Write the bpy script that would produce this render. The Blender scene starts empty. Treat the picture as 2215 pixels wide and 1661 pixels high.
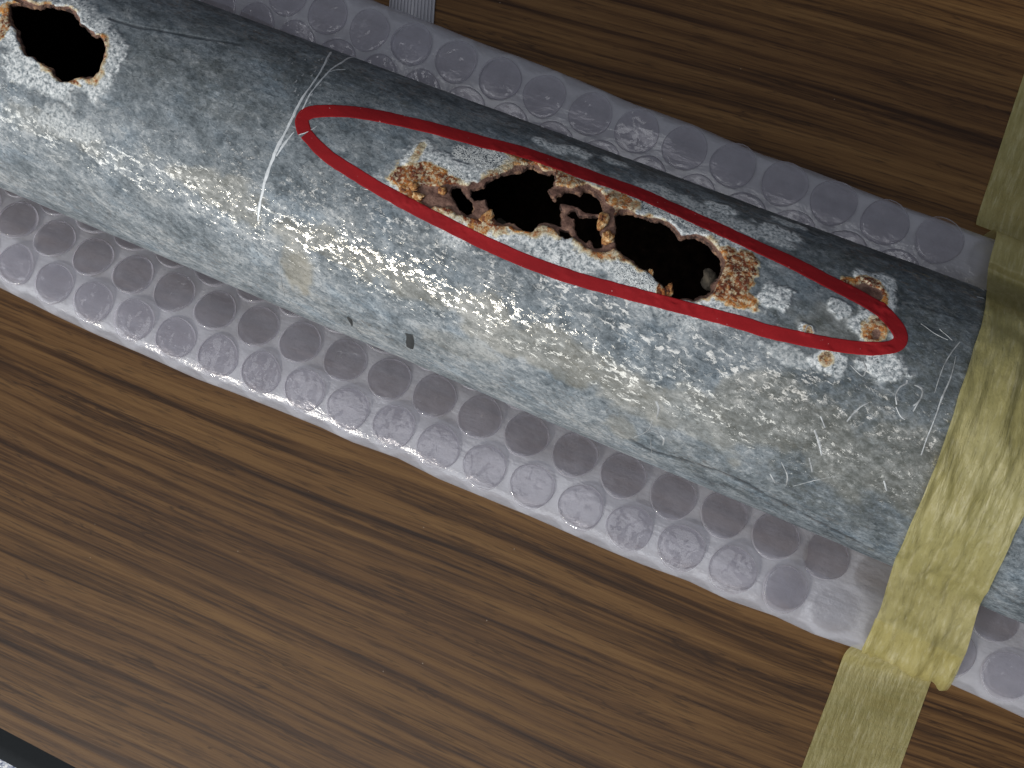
import bpy, math, random
import numpy as np
from mathutils import Vector, Matrix
random.seed(7); RNG = np.random.RandomState(11)
sc = bpy.context.scene
sc.unit_settings.scale_length = 0.01            # one unit is a centimetre
COL = sc.collection

# ------------------------------------------------------------------ camera
W, H, F = 2215.0, 1661.0, 1900.0
_X = np.array([5.7465, 2.42, -1.0]); _X /= np.linalg.norm(_X)
_r = 0.15
_Y = np.array([(_X[1] - _r * _X[2]) / _X[0], -1.0, _r]); _Y /= np.linalg.norm(_Y)
_Z = np.cross(_X, _Y)
M3 = np.stack([_X, _Y, _Z], 1)                  # world -> camera (x right, y down, z forward)
R = 3.0; HC = 3.5                               # pipe radius and axis height
CAM = np.array([0.0, -5.22, 22.37 + 0.15])
cam = bpy.data.cameras.new('camera'); camo = bpy.data.objects.new('camera', cam); COL.objects.link(camo)
cam.sensor_width = 36.0; cam.lens = 36.0 * F / W; cam.clip_start = 0.5; cam.clip_end = 2000
rot = Matrix([[M3[0, i], -M3[1, i], -M3[2, i]] for i in range(3)])
camo.matrix_world = Matrix.Translation(Vector(CAM)) @ rot.to_4x4()
sc.camera = camo

# ------------------------------------------------------------------ light
w = bpy.data.worlds.new('World'); sc.world = w; w.use_nodes = True
bg = w.node_tree.nodes['Background']; bg.inputs[0].default_value = (0.62, 0.68, 0.80, 1); bg.inputs[1].default_value = 0.20
def area(name, loc, target, sx, sy, power, col):
    l = bpy.data.lights.new(name, 'AREA'); l.shape = 'RECTANGLE'; l.size = sx; l.size_y = sy
    l.energy = power; l.color = col
    o = bpy.data.objects.new(name, l); COL.objects.link(o)
    d = Vector(target) - Vector(loc)
    o.location = loc; o.rotation_euler = d.to_track_quat('-Z', 'Y').to_euler(); return o
area('window_light', (-80, -190, 98), (-4, 0, 2), 270, 115, 370000, (0.93, 0.965, 1.0))
_P = np.array([-6.3, -1.75, 5.95]); _n = np.array([0, _P[1], _P[2] - HC]) / R; _v = _P - CAM; _v /= np.linalg.norm(_v)
_d = _v - 2 * (_v @ _n) * _n; _L = _P + _d * 190                      # a small lamp stands where the pipe mirrors it
area('desk_lamp_light', tuple(_L), tuple(_P), 22, 16, 200000, (1.0, 0.93, 0.82))
area('overhead_fill_light', (-20, -75, 180), (-4, 0, 2), 130, 110, 130000, (0.96, 0.97, 1.0))  # unseen fill, added to lighten pipe top and wrap and give the wood sheen
sc.view_settings.view_transform = 'Standard'; sc.view_settings.look = 'None'
sc.view_settings.exposure = 0.0; sc.view_settings.gamma = 1.0
sc.view_settings.use_curve_mapping = False

# ------------------------------------------------------------------ survey helpers
def ray(px, py):
    d = np.array([(px - W / 2) / F, (py - H / 2) / F, 1.0]); d = M3.T @ d
    return d / np.linalg.norm(d)
def onz(px, py, z=0.0):
    d = ray(px, py); return CAM + d * (z - CAM[2]) / d[2]
def onpipe(px, py):                              # -> (u, arc) on the pipe surface
    d = ray(px, py); a = CAM[1:] - np.array([0, HC]); b = d[1:]
    A = b @ b; B = a @ b; c = a @ a - R * R; D = max(B * B - A * c, 0)
    t = (-B - D ** .5) / A; P = CAM + t * d
    return P[0], R * math.atan2(P[1], P[2] - HC)
def cyl(u, a, r=R):
    th = a / R; return np.stack([u, r * np.sin(th), HC + r * np.cos(th)], -1)
def crop(x0, y0, pts, k=3.95): return [(x0 + x / k, y0 + y / k) for x, y in pts]

# ------------------------------------------------------------------ numpy noise
def _hash(ix, iy, s):
    v = np.sin(ix * 127.1 + iy * 311.7 + s * 74.7) * 43758.5453
    return v - np.floor(v)
def vnoise(x, y, s=0):
    ix = np.floor(x); iy = np.floor(y); fx = x - ix; fy = y - iy
    fx = fx * fx * (3 - 2 * fx); fy = fy * fy * (3 - 2 * fy)
    a = _hash(ix, iy, s); b = _hash(ix + 1, iy, s); c = _hash(ix, iy + 1, s); d = _hash(ix + 1, iy + 1, s)
    return (a * (1 - fx) + b * fx) * (1 - fy) + (c * (1 - fx) + d * fx) * fy
def fbm(x, y, s=0, o=4):
    t = 0; amp = .5; n = 0
    for i in range(o):
        t = t + amp * vnoise(x, y, s + i * 13); n += amp; x = x * 2.03 + 5.1; y = y * 2.03 + 1.7; amp *= .55
    return t / n                                  # 0..1
def sstep(a, b, x):
    t = np.clip((x - a) / (b - a), 0, 1); return t * t * (3 - 2 * t)
def sdpoly(P, poly):                              # signed distance, inside negative
    poly = np.asarray(poly); d = np.full(len(P), 1e9); ins = np.zeros(len(P), bool)
    n = len(poly)
    for i in range(n):
        a = poly[i]; b = poly[(i + 1) % n]; e = b - a
        wv = P - a; t = np.clip((wv @ e) / (e @ e + 1e-12), 0, 1)
        q = wv - t[:, None] * e; d = np.minimum(d, (q * q).sum(1))
        c = ((a[1] <= P[:, 1]) & (b[1] > P[:, 1])) | ((b[1] <= P[:, 1]) & (a[1] > P[:, 1]))
        xx = a[0] + (P[:, 1] - a[1]) / (e[1] if abs(e[1]) > 1e-12 else 1e-12) * e[0]
        ins ^= c & (P[:, 0] < xx)
    d = np.sqrt(d); return np.where(ins, -d, d)

# ------------------------------------------------------------------ object helpers
def mesh_np(name, V, Fq, mat, parent=None, smooth=True, attrs=None, tri=False):
    V = np.asarray(V, dtype=np.float32); Fq = np.asarray(Fq, dtype=np.int32)
    k = Fq.shape[1]; me = bpy.data.meshes.new(name)
    me.vertices.add(len(V)); me.vertices.foreach_set('co', V.ravel())
    me.loops.add(Fq.size); me.loops.foreach_set('vertex_index', Fq.ravel())
    me.polygons.add(len(Fq)); me.polygons.foreach_set('loop_start', np.arange(len(Fq), dtype=np.int32) * k)
    try: me.polygons.foreach_set('loop_total', np.full(len(Fq), k, dtype=np.int32))
    except Exception: pass
    if smooth: me.polygons.foreach_set('use_smooth', np.ones(len(Fq), dtype=bool))
    me.update(calc_edges=True)
    for an, arr in (attrs or {}).items():
        if arr.ndim == 1:
            at = me.attributes.new(an, 'FLOAT', 'POINT'); at.data.foreach_set('value', arr.astype(np.float32))
        elif arr.shape[1] == 4:
            at = me.attributes.new(an, 'FLOAT_COLOR', 'POINT'); at.data.foreach_set('color', arr.astype(np.float32).ravel())
        else:
            at = me.attributes.new(an, 'FLOAT_VECTOR', 'POINT'); at.data.foreach_set('vector', arr.astype(np.float32).ravel())
    if mat: me.materials.append(mat)
    o = bpy.data.objects.new(name, me); COL.objects.link(o)
    if parent: o.parent = parent
    return o
def grid_faces(n, m):                             # n rows, m columns
    i = np.arange(n - 1)[:, None] * m + np.arange(m - 1)[None, :]
    return np.stack([i, i + 1, i + 1 + m, i + m], -1).reshape(-1, 4)
def empty(name, label, cat, loc=(0, 0, 0), group=None):
    o = bpy.data.objects.new(name, None); COL.objects.link(o); o.location = loc
    o['label'] = label; o['category'] = cat; o.empty_display_size = .5
    if group: o['group'] = group
    return o

# ------------------------------------------------------------------ node helpers
class NT:
    def __init__(s, name):
        s.m = bpy.data.materials.new(name); s.m.use_nodes = True; s.t = s.m.node_tree
        s.t.nodes.clear(); s.out = s.t.nodes.new('ShaderNodeOutputMaterial')
    def n(s, typ, ins=None, **kw):
        nd = s.t.nodes.new('ShaderNode' + typ)
        for k, v in kw.items(): setattr(nd, k, v)
        for k, v in (ins or {}).items():
            i = nd.inputs[k]
            if isinstance(v, bpy.types.NodeSocket): s.t.links.new(v, i)
            else: i.default_value = v
        return nd
    def mix(s, f, a, b, blend='MIX'):
        nd = s.t.nodes.new('ShaderNodeMix'); nd.data_type = 'RGBA'; nd.blend_type = blend
        for i, v in ((0, f), (6, a), (7, b)):
            if isinstance(v, bpy.types.NodeSocket): s.t.links.new(v, nd.inputs[i])
            else: nd.inputs[i].default_value = (v + (1,)) if isinstance(v, tuple) and len(v) == 3 else v
        return nd.outputs[2]
    def math(s, op, a, b=0.0, c=0.0, clamp=False):
        nd = s.t.nodes.new('ShaderNodeMath'); nd.operation = op; nd.use_clamp = clamp
        for i, v in enumerate((a, b, c)):
            if isinstance(v, bpy.types.NodeSocket): s.t.links.new(v, nd.inputs[i])
            else: nd.inputs[i].default_value = v
        return nd.outputs[0]
    def rng(s, v, a, b, c=0.0, d=1.0, smooth=False):
        nd = s.n('MapRange', {0: v, 1: a, 2: b, 3: c, 4: d})
        if smooth: nd.interpolation_type = 'SMOOTHSTEP'
        return nd.outputs[0]
    def noise(s, vec, scale, detail=4, rough=.55, dist=0.0):
        return s.n('TexNoise', {'Vector': vec, 'Scale': scale, 'Detail': detail, 'Roughness': rough, 'Distortion': dist}).outputs[0]
    def scale(s, vec, sc_):
        return s.n('Mapping', {'Vector': vec, 'Scale': sc_}).outputs[0]
    def ramp(s, f, stops):
        nd = s.n('ValToRGB', {0: f}); cr = nd.color_ramp
        while len(cr.elements) < len(stops): cr.elements.new(.5)
        for e, (p, c) in zip(cr.elements, stops): e.position = p; e.color = (*c, 1)
        return nd.outputs[0]
    def bump(s, h, strength, dist, normal=None):
        i = {'Height': h, 'Strength': strength, 'Distance': dist}
        if normal is not None: i['Normal'] = normal
        return s.n('Bump', i).outputs[0]
    def attr(s, name): return s.n('Attribute', attribute_name=name)
    def finish(s, sh): s.t.links.new(sh, s.out.inputs[0]); return s.m

# ------------------------------------------------------------------ materials
def m_wood():
    t = NT('wood_laminate'); p = t.n('TexCoord').outputs['Object']
    rotd = t.n('Mapping', {'Vector': p, 'Location': (63, 24, 0), 'Rotation': (0, 0, math.radians(-2.8))}).outputs[0]
    warp = t.noise(t.scale(rotd, (.035, .10, .1)), 1.0, 2, .5)
    wv = t.n('CombineXYZ', {1: t.rng(warp, 0, 1, -.8, .8)}).outputs[0]
    q = t.n('VectorMath', {0: rotd, 1: wv}, operation='ADD').outputs[0]
    g1 = t.noise(t.scale(q, (.035, 1.4, 1)), 1.0, 3, .55, .15)
    g2 = t.noise(t.scale(q, (.085, 4.2, 1)), 1.0, 4, .62, .1)
    g3 = t.noise(t.scale(q, (.25, 13, 1)), 1.0, 4, .65)
    s = t.math('ADD', t.math('MULTIPLY', g1, .30), t.math('ADD', t.math('MULTIPLY', g2, .46), t.math('MULTIPLY', g3, .24)))
    c = t.ramp(s, [(.39, (.018, .0072, .0022)), (.45, (.053, .0243, .0076)), (.505, (.106, .052, .0165)), (.59, (.152, .080, .027))])
    red = t.noise(t.scale(q, (.02, .35, 1)), 1.0, 2)
    c = t.mix(t.rng(red, .42, .62, 0, .45), c, t.mix(.5, c, (.062, .028, .013)))
    # dark short pores
    pv = t.noise(t.scale(q, (.9, 14, 1)), 1.0, 2, .5)
    c = t.mix(t.rng(pv, .57, .70, 0, .6), c, (.022, .010, .004))
    rl = t.noise(t.scale(q, (.16, 2.6, 1)), 1.0, 4, .6, .5)
    rd = t.math('ABSOLUTE', t.math('SUBTRACT', rl, .5))
    c = t.mix(t.math('MULTIPLY', t.rng(rd, .0, .018, .75, 0), t.rng(g1, .42, .58, 1, .25), clamp=True), c, (.020, .009, .0035))
    grain = t.noise(p, 60, 2); c = t.mix(t.rng(grain, .35, .7, .0, .16), c, (.02, .012, .008))
    du = t.n('TexVoronoi', {'Vector': p, 'Scale': 1.1}, feature='F1').outputs['Distance']
    c = t.mix(t.rng(du, .0, .022, .7, 0), c, (.45, .38, .3))
    b = t.bump(t.math('ADD', g3, t.math('MULTIPLY', pv, .6)), .12, .03)
    bs = t.n('BsdfPrincipled', {'Base Color': c, 'Roughness': t.rng(g2, .3, .7, .44, .54), 'Specular IOR Level': .26, 'Normal': b})
    return t.finish(bs.outputs[0])
def simple(name, col, rough=.5, metal=0.0, noise_amt=.2, scale=20, bump=.1, spec=.5):
    t = NT(name); p = t.n('TexCoord').outputs['Object']; nz = t.noise(p, scale, 4)
    c = t.mix(t.rng(nz, .3, .7, 0, noise_amt), col, tuple(v * .35 for v in col))
    bs = t.n('BsdfPrincipled', {'Base Color': c, 'Roughness': rough, 'Metallic': metal, 'Specular IOR Level': spec,
                                'Normal': t.bump(nz, bump, .03)})
    return t.finish(bs.outputs[0])
def m_carpet():
    t = NT('speckled_carpet'); p = t.n('TexCoord').outputs['Object']
    nz = t.noise(p, 1.6, 5, .7)
    c = t.ramp(nz, [(.40, (.05, .07, .14)), (.5, (.4, .43, .5)), (.58, (.8, .8, .8))])
    bs = t.n('BsdfPrincipled', {'Base Color': c, 'Roughness': .95, 'Normal': t.bump(nz, .5, .5)})
    return t.finish(bs.outputs[0])
def m_zinc():
    t = NT('weathered_galvanised_steel')
    A = t.attr('maskA'); B = t.attr('maskB'); uv = t.attr('surf').outputs['Vector']
    sa = t.n('SeparateColor', {0: A.outputs['Color']}); sb = t.n('SeparateColor', {0: B.outputs['Color']})
    rust, brown, white = sa.outputs[0], sa.outputs[1], sa.outputs[2]; dark = A.outputs['Alpha']
    pit, khaki, dirt = sb.outputs[0], sb.outputs[1], sb.outputs[2]; groove = B.outputs['Alpha']
    uvr = t.n('Mapping', {'Vector': uv, 'Rotation': (0, 0, math.radians(8))}).outputs[0]
    big = t.noise(t.scale(uvr, (.35, .8, 1)), 1.0, 4, .6, .4)
    mid = t.noise(t.scale(uvr, (1.5, 2.6, 1)), 1.0, 6, .68, .8)
    fin = t.noise(t.scale(uvr, (7.5, 11, 1)), 1.0, 5, .72, 1.0)
    vor = t.n('TexVoronoi', {'Vector': t.scale(uvr, (5.0, 11, 1)), 'Scale': 1.0}, feature='F1').outputs['Color']
    vs = t.n('SeparateColor', {0: vor}).outputs[0]
    s = t.math('ADD', t.math('MULTIPLY', big, .28), t.math('ADD', t.math('MULTIPLY', mid, .32),
        t.math('ADD', t.math('MULTIPLY', fin, .34), t.math('MULTIPLY', vs, .06))))
    wob = t.n('VectorMath', {0: uvr, 1: t.n('VectorMath', {0: t.n('TexNoise', {'Vector': uvr, 'Scale': 4.0, 'Detail': 4.0}).outputs['Color'], 1: (.5, .5, .5)}, operation='SUBTRACT').outputs[0]}, operation='ADD').outputs[0]
    pa = t.n('SeparateColor', {0: t.n('TexVoronoi', {'Vector': t.scale(wob, (1.7, 3.0, 1)), 'Scale': 1.0}, feature='F1').outputs['Color']}).outputs[0]
    pb = t.n('SeparateColor', {0: t.n('TexVoronoi', {'Vector': t.scale(wob, (6.0, 9.0, 1)), 'Scale': 1.0}, feature='F1').outputs['Color']}).outputs[0]
    s = t.math('ADD', s, t.math('ADD', t.math('MULTIPLY', t.math('SUBTRACT', pa, .5), .045), t.math('MULTIPLY', t.math('SUBTRACT', pb, .5), .055)))
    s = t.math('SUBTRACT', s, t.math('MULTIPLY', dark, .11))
    c = t.ramp(s, [(.35, (.040, .050, .057)), (.43, (.084, .100, .112)), (.49, (.134, .156, .172)), (.55, (.190, .214, .232)), (.63, (.33, .350, .36))])
    # hue drift: bluish, greenish and warm patches
    hue = t.noise(t.scale(uvr, (.6, 1.1, 1)), 1.3, 3, .6)
    c = t.mix(t.rng(hue, .54, .68, 0, .40), c, t.mix(1.0, c, (1.05, .98, .90), 'MULTIPLY'))
    c = t.mix(t.rng(hue, .46, .34, 0, .35), c, t.mix(1.0, c, (.80, .96, 1.10), 'MULTIPLY'))
    # small dark specks and bright flecks
    sp = t.noise(t.scale(uvr, (9, 15, 1)), 1.0, 4, .7)
    c = t.mix(t.rng(sp, .585, .64, 0, .75), c, (.045, .06, .07))
    fl = t.noise(t.scale(uvr, (9, 17, 1)), 1.37, 3, .6)
    c = t.mix(t.rng(fl, .64, .72, 0, .35), c, (.60, .63, .64))
    # khaki stains
    c = t.mix(t.math('MULTIPLY', khaki, .6), c, t.mix(t.rng(mid, .3, .7), (.14, .125, .085), (.34, .31, .24)))
    # dark mottling with dirt
    dm = t.math('MULTIPLY', dirt, t.rng(t.noise(t.scale(uvr, (5, 7, 1)), 1.1, 5, .7), .40, .60))
    c = t.mix(t.math('MULTIPLY', dm, .78), c, (.052, .058, .052))
    # white corrosion crust
    cr = t.noise(uv, 7.5, 5, .72)
    wm = t.math('MULTIPLY', white, t.rng(cr, .34, .46, 0, 1.4), clamp=True)
    wc = t.ramp(t.noise(uv, 15, 4, .7), [(.32, (.13, .155, .17)), (.46, (.34, .37, .385)), (.60, (.62, .64, .64))])
    c = t.mix(wm, c, wc)
    # pitted, froth like zone
    pv = t.n('TexVoronoi', {'Vector': t.n('VectorMath', {0: uv, 1: t.n('TexNoise', {'Vector': uv, 'Scale': 6.0}).outputs['Color']}, operation='ADD').outputs[0], 'Scale': 7.5, 'Randomness': 1.0}, feature='DISTANCE_TO_EDGE').outputs[0]
    pitc = t.ramp(pv, [(.02, (.72, .74, .72)), (.12, (.42, .45, .46)), (.30, (.06, .075, .09))])
    c = t.mix(t.math('MULTIPLY', pit, t.rng(cr, .30, .44, 0, 1.3), clamp=True), c, pitc)
    # orange rust
    rn = t.noise(uv, 5.5, 6, .75, .5)
    rm = t.rng(t.math('ADD', rust, t.math('MULTIPLY', t.math('SUBTRACT', rn, .5), 1.5)), .32, .60)
    rm = t.math('MULTIPLY', rm, t.rng(rust, .02, .15), clamp=True)
    rm = t.math('MULTIPLY', rm, t.rng(t.noise(uv, 13, 4, .7), .60, .48, .15, 1), clamp=True)
    rmixn = t.math('ADD', t.math('MULTIPLY', t.noise(uv, 9, 6, .8, .6), .6), t.math('MULTIPLY', t.noise(uv, 3.2, 3, .6), .4))
    rc = t.ramp(rmixn, [(.37, (.018, .007, .005)), (.45, (.075, .019, .009)), (.51, (.22, .060, .016)), (.57, (.40, .17, .045)), (.66, (.68, .56, .34))])
    rc = t.mix(t.rng(t.noise(uv, 1.9, 3, .6), .48, .60, 0, .6), rc, t.mix(t.rng(rn, .42, .58), (.34, .10, .018), (.62, .30, .07)))
    rc = t.mix(t.math('MULTIPLY', t.rng(rust, .72, 1.0, 0, .9), t.rng(t.noise(uv, 3.5, 3, .6), .42, .55)), rc, t.mix(t.rng(rn, .4, .6), (.045, .012, .009), (.16, .035, .018)))
    yel = t.rng(t.math('ADD', rust, t.math('MULTIPLY', t.math('SUBTRACT', rn, .5), 1.2)), .05, .35)
    c = t.mix(t.math('MULTIPLY', yel, t.rng(rust, .01, .12, 0, .85), clamp=True), c, t.mix(t.rng(cr, .35, .6), (.30, .20, .07), (.62, .56, .38)))
    c = t.mix(rm, c, rc)
    # flat brown bare steel
    bc = t.ramp(t.noise(uv, 4.5, 6, .7), [(.30, (.045, .022, .017)), (.48, (.125, .068, .052)), (.62, (.21, .125, .095)), (.72, (.34, .20, .12))])
    bmask = t.rng(brown, .35, .6)
    c = t.mix(bmask, c, bc)
    c = t.mix(groove, c, (.03, .035, .04))
    # relief
    fac = t.n('TexVoronoi', {'Vector': t.scale(uvr, (4.2, 11, 1)), 'Scale': 1.25}, feature='F1').outputs['Color']
    fh = t.n('SeparateColor', {0: fac}).outputs[1]
    h = t.math('ADD', t.math('MULTIPLY', fin, 1.0), t.math('MULTIPLY', mid, .9))
    rough_zone = t.math('MAXIMUM', rust, t.math('MAXIMUM', white, pit))
    h2 = t.math('ADD', h, t.math('MULTIPLY', rough_zone, t.math('ADD', t.math('MULTIPLY', cr, 3.0), t.math('MULTIPLY', rn, 2.0))))
    h2 = t.math('SUBTRACT', h2, t.math('MULTIPLY', pit, t.rng(pv, .0, .3, 0, 1.2)))
    nrm = t.bump(h2, .55, .028)
    nrm2 = t.bump(t.noise(t.scale(uvr, (6, 10, 1)), 1.0, 2, .5), .34, .05, t.bump(h, .16, .03))
    clean = t.math('SUBTRACT', 1.0, t.math('MAXIMUM', bmask, t.math('MAXIMUM', rm, wm)), clamp=True)
    base = t.n('BsdfPrincipled', {'Base Color': c, 'Roughness': t.math('SUBTRACT', .72, t.math('MULTIPLY', clean, t.rng(fin, .4, .6, .0, .12))),
                                  'Metallic': t.math('MULTIPLY', clean, .04), 'Specular IOR Level': .22, 'Normal': nrm})
    # bright bare facets of the zinc spangle
    gm = t.math('MULTIPLY', clean, t.rng(t.noise(t.scale(uvr, (6, 11, 1)), 1.0, 4, .65, .6), .53, .56), clamp=True)
    gm = t.math('MULTIPLY', gm, t.rng(t.noise(t.scale(uvr, (1.1, 2.6, 1)), 1.0, 4, .65), .42, .56), clamp=True)
    gl = t.n('BsdfPrincipled', {'Base Color': (.80, .765, .69, 1), 'Roughness': .12, 'Metallic': 1.0, 'Normal': nrm2})
    sh = t.n('MixShader', {0: t.math('MULTIPLY', gm, .25), 1: base.outputs[0], 2: gl.outputs[0]})
    # inside of the tube: dull brown scale, with the unlit dark put into its colour
    ic = t.ramp(t.noise(uv, 3.0, 6, .75), [(.4, (.006, .004, .003)), (.6, (.02, .012, .008)), (.75, (.06, .04, .028))])
    inner = t.n('BsdfPrincipled', {'Base Color': ic, 'Roughness': .95, 'Specular IOR Level': .1})
    sh2 = t.n('MixShader', {0: t.n('NewGeometry').outputs['Backfacing'], 1: sh.outputs[0], 2: inner.outputs[0]})
    return t.finish(sh2.outputs[0])
def m_rim():
    t = NT('rusted_broken_edge'); p = t.n('TexCoord').outputs['Object']
    nz = t.noise(p, 4.5, 6, .75)
    c = t.ramp(nz, [(.36, (.016, .009, .007)), (.47, (.060, .034, .027)), (.56, (.15, .082, .055)), (.68, (.34, .21, .12))])
    bs = t.n('BsdfPrincipled', {'Base Color': c, 'Roughness': .85, 'Specular IOR Level': .3, 'Normal': t.bump(nz, .8, .06)})
    return t.finish(bs.outputs[0])
def m_flake():
    t = NT('orange_rust_scale'); p = t.n('TexCoord').outputs['Object']
    nz = t.noise(p, 5.5, 6, .75, .4)
    c = t.ramp(nz, [(.36, (.045, .013, .007)), (.45, (.22, .070, .018)), (.53, (.44, .22, .065)), (.64, (.74, .60, .38))])
    bs = t.n('BsdfPrincipled', {'Base Color': c, 'Roughness': .7, 'Normal': t.bump(nz, .9, .08)})
    return t.finish(bs.outputs[0])
def m_red():
    t = NT('red_marker_paint'); uv = t.attr('surf').outputs['Vector']
    n1 = t.noise(t.scale(uv, (.5, 1.2, 1)), 1.0, 3); n2 = t.noise(uv, 22, 4, .7)
    c = t.mix(t.rng(n1, .35, .65), (.165, .006, .009), (.26, .010, .013))
    c = t.mix(t.rng(n2, .35, .7, 0, .35), c, (.16, .008, .010))
    sp = t.noise(uv, 9, 3, .6); c = t.mix(t.rng(sp, .70, .74, 0, .7), c, (.5, .3, .3))
    bs = t.n('BsdfPrincipled', {'Base Color': c, 'Roughness': .75, 'Specular IOR Level': .12,
        'Normal': t.bump(t.math('ADD', n2, t.math('MULTIPLY', t.noise(uv, 6, 4), 2)), .2, .012)})
    return t.finish(bs.outputs[0])
def m_film():
    t = NT('milky_polythene_film'); a = t.attr('bub').outputs['Fac']; p = t.n('TexCoord').outputs['Object']
    nz = t.noise(p, 1.2, 4, .6); n2 = t.noise(p, 7, 3, .6); n3 = t.noise(t.scale(p, (.8, 3, 3)), 1.0, 3)
    b = t.bump(t.math('ADD', t.math('MULTIPLY', n3, .8), t.math('MULTIPLY', n2, .30)), .45, .10)
    dif = t.n('BsdfDiffuse', {0: (.77, .78, .85, 1), 'Normal': b})
    trl = t.n('BsdfTranslucent', {0: (.77, .78, .85, 1), 'Normal': b})
    body = t.n('MixShader', {0: .6, 1: dif.outputs[0], 2: trl.outputs[0]})
    tra = t.n('BsdfTransparent', {0: (.93, .92, .95, 1)})
    op = t.math('MULTIPLY', t.rng(a, 0, 1, .76, .55), t.rng(nz, .3, .7, .85, 1.15))
    m1 = t.n('MixShader', {0: op, 1: tra.outputs[0], 2: body.outputs[0]})
    gl = t.n('BsdfGlossy', {0: (1, 1, 1, 1), 'Roughness': .16, 'Normal': b})
    fr = t.n('Fresnel', {0: 1.45, 'Normal': b})
    m2 = t.n('MixShader', {0: t.math('MULTIPLY', fr.outputs[0], .8), 1: m1.outputs[0], 2: gl.outputs[0]})
    return t.finish(m2.outputs[0])
def m_bubble():
    t = NT('clear_bubble_film'); a = t.attr('rim').outputs['Fac']; oi = t.n('ObjectInfo').outputs['Random']
    p = t.n('TexCoord').outputs['Object']
    off = t.n('VectorMath', {0: p, 1: t.n('CombineXYZ', {0: t.math('MULTIPLY', oi, 40.0), 1: t.math('MULTIPLY', oi, 17.0)}).outputs[0]}, operation='ADD').outputs[0]
    n2 = t.noise(off, 3.0, 1, .5, .6); n3 = t.noise(off, 9, 2, .5)
    b = t.bump(t.math('ADD', n2, t.math('MULTIPLY', n3, .03)), .5, .10)
    dif = t.n('BsdfDiffuse', {0: (.74, .73, .79, 1)}); trl = t.n('BsdfTranslucent', {0: (.72, .71, .77, 1)})
    body = t.n('MixShader', {0: .7, 1: dif.outputs[0], 2: trl.outputs[0]})
    tra = t.n('BsdfTransparent', {0: (.96, .95, .97, 1)})
    op = t.rng(a, 0, 1, .04, .80)
    m1 = t.n('MixShader', {0: op, 1: tra.outputs[0], 2: body.outputs[0]})
    gl = t.n('BsdfGlossy', {0: (1, 1, 1, 1), 'Roughness': .06, 'Normal': b})
    fr = t.n('Fresnel', {0: 1.5, 'Normal': b})
    m2 = t.n('MixShader', {0: t.math('MULTIPLY', fr.outputs[0], .5), 1: m1.outputs[0], 2: gl.outputs[0]})
    return t.finish(m2.outputs[0])
def m_tape():
    t = NT('yellow_masking_tape'); uv = t.attr('surf').outputs['Vector']
    st = t.noise(t.scale(uv, (9, 1.1, 1)), 1.0, 4, .6); cr = t.noise(t.scale(uv, (22, 5, 1)), 1.0, 4, .7)
    bl = t.noise(uv, .8, 3)
    c = t.mix(t.rng(bl, .35, .65), (.37, .33, .125), (.50, .45, .20))
    c = t.mix(t.rng(st, .52, .72, 0, .45), c, (.66, .61, .40))
    sp = t.noise(uv, 16, 3, .6); c = t.mix(t.rng(sp, .60, .70, 0, .5), c, (.20, .17, .08))
    fb = t.noise(t.scale(uv, (16, 2.6, 1)), 1.0, 3, .55, .3)
    c = t.mix(t.rng(fb, .58, .72, 0, .4), c, (.74, .70, .46)); c = t.mix(t.rng(fb, .42, .30, 0, .3), c, (.25, .21, .085))
    c = t.mix(t.rng(cr, .56, .70, 0, .5), c, (.28, .24, .11))
    b = t.bump(t.math('ADD', t.math('MULTIPLY', fb, 2.0), t.math('ADD', st, cr)), .4, .045)
    bs = t.n('BsdfPrincipled', {'Base Color': c, 'Roughness': .34, 'Specular IOR Level': .5, 'Normal': b})
    trl = t.n('BsdfTranslucent', {0: (.60, .50, .24, 1), 'Normal': b}); tra = t.n('BsdfTransparent', {0: (.86, .80, .52, 1)})
    m1 = t.n('MixShader', {0: .25, 1: bs.outputs[0], 2: trl.outputs[0]})
    m2 = t.n('MixShader', {0: t.rng(st, .3, .7, .42, .26), 1: m1.outputs[0], 2: tra.outputs[0]})
    return t.finish(m2.outputs[0])
def m_ribbed():
    t = NT('ribbed_clear_plastic'); p = t.n('TexCoord').outputs['Object']; nz = t.noise(p, 12, 3)
    bs = t.n('BsdfPrincipled', {'Base Color': (.50, .50, .54, 1), 'Roughness': .25, 'Normal': t.bump(nz, .2, .02)})
    tra = t.n('BsdfTransparent', {0: (.9, .9, .92, 1)})
    m = t.n('MixShader', {0: .42, 1: bs.outputs[0], 2: tra.outputs[0]}); return t.finish(m.outputs[0])

WOOD = m_wood(); ZINC = m_zinc(); RIM = m_rim(); FLAKE = m_flake(); RED = m_red(); FILM = m_film()
BUB = m_bubble(); TAPE = m_tape(); RIB = m_ribbed(); CARPET = m_carpet()
BLACK = simple('black_edge_banding', (.008, .010, .012), .8, 0, .2, 8, spec=.12)
SCR = simple('bright_scratch_metal', (.48, .50, .51), .5, .2, 1.0, 7, .4)
SCR2 = simple('fresh_bright_scratch', (.60, .63, .65), .45, .1, .4, 10, .3)
DARKMARK = simple('black_ink_mark', (.030, .034, .036), .6, 0, .5, 12)

# ------------------------------------------------------------------ setting: floor and table
fl = mesh_np('floor', [(-260, -260, -72), (260, -260, -72), (260, 260, -72), (-260, 260, -72)], [(0, 1, 2, 3)], CARPET, smooth=False)
fl['kind'] = 'structure'
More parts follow.
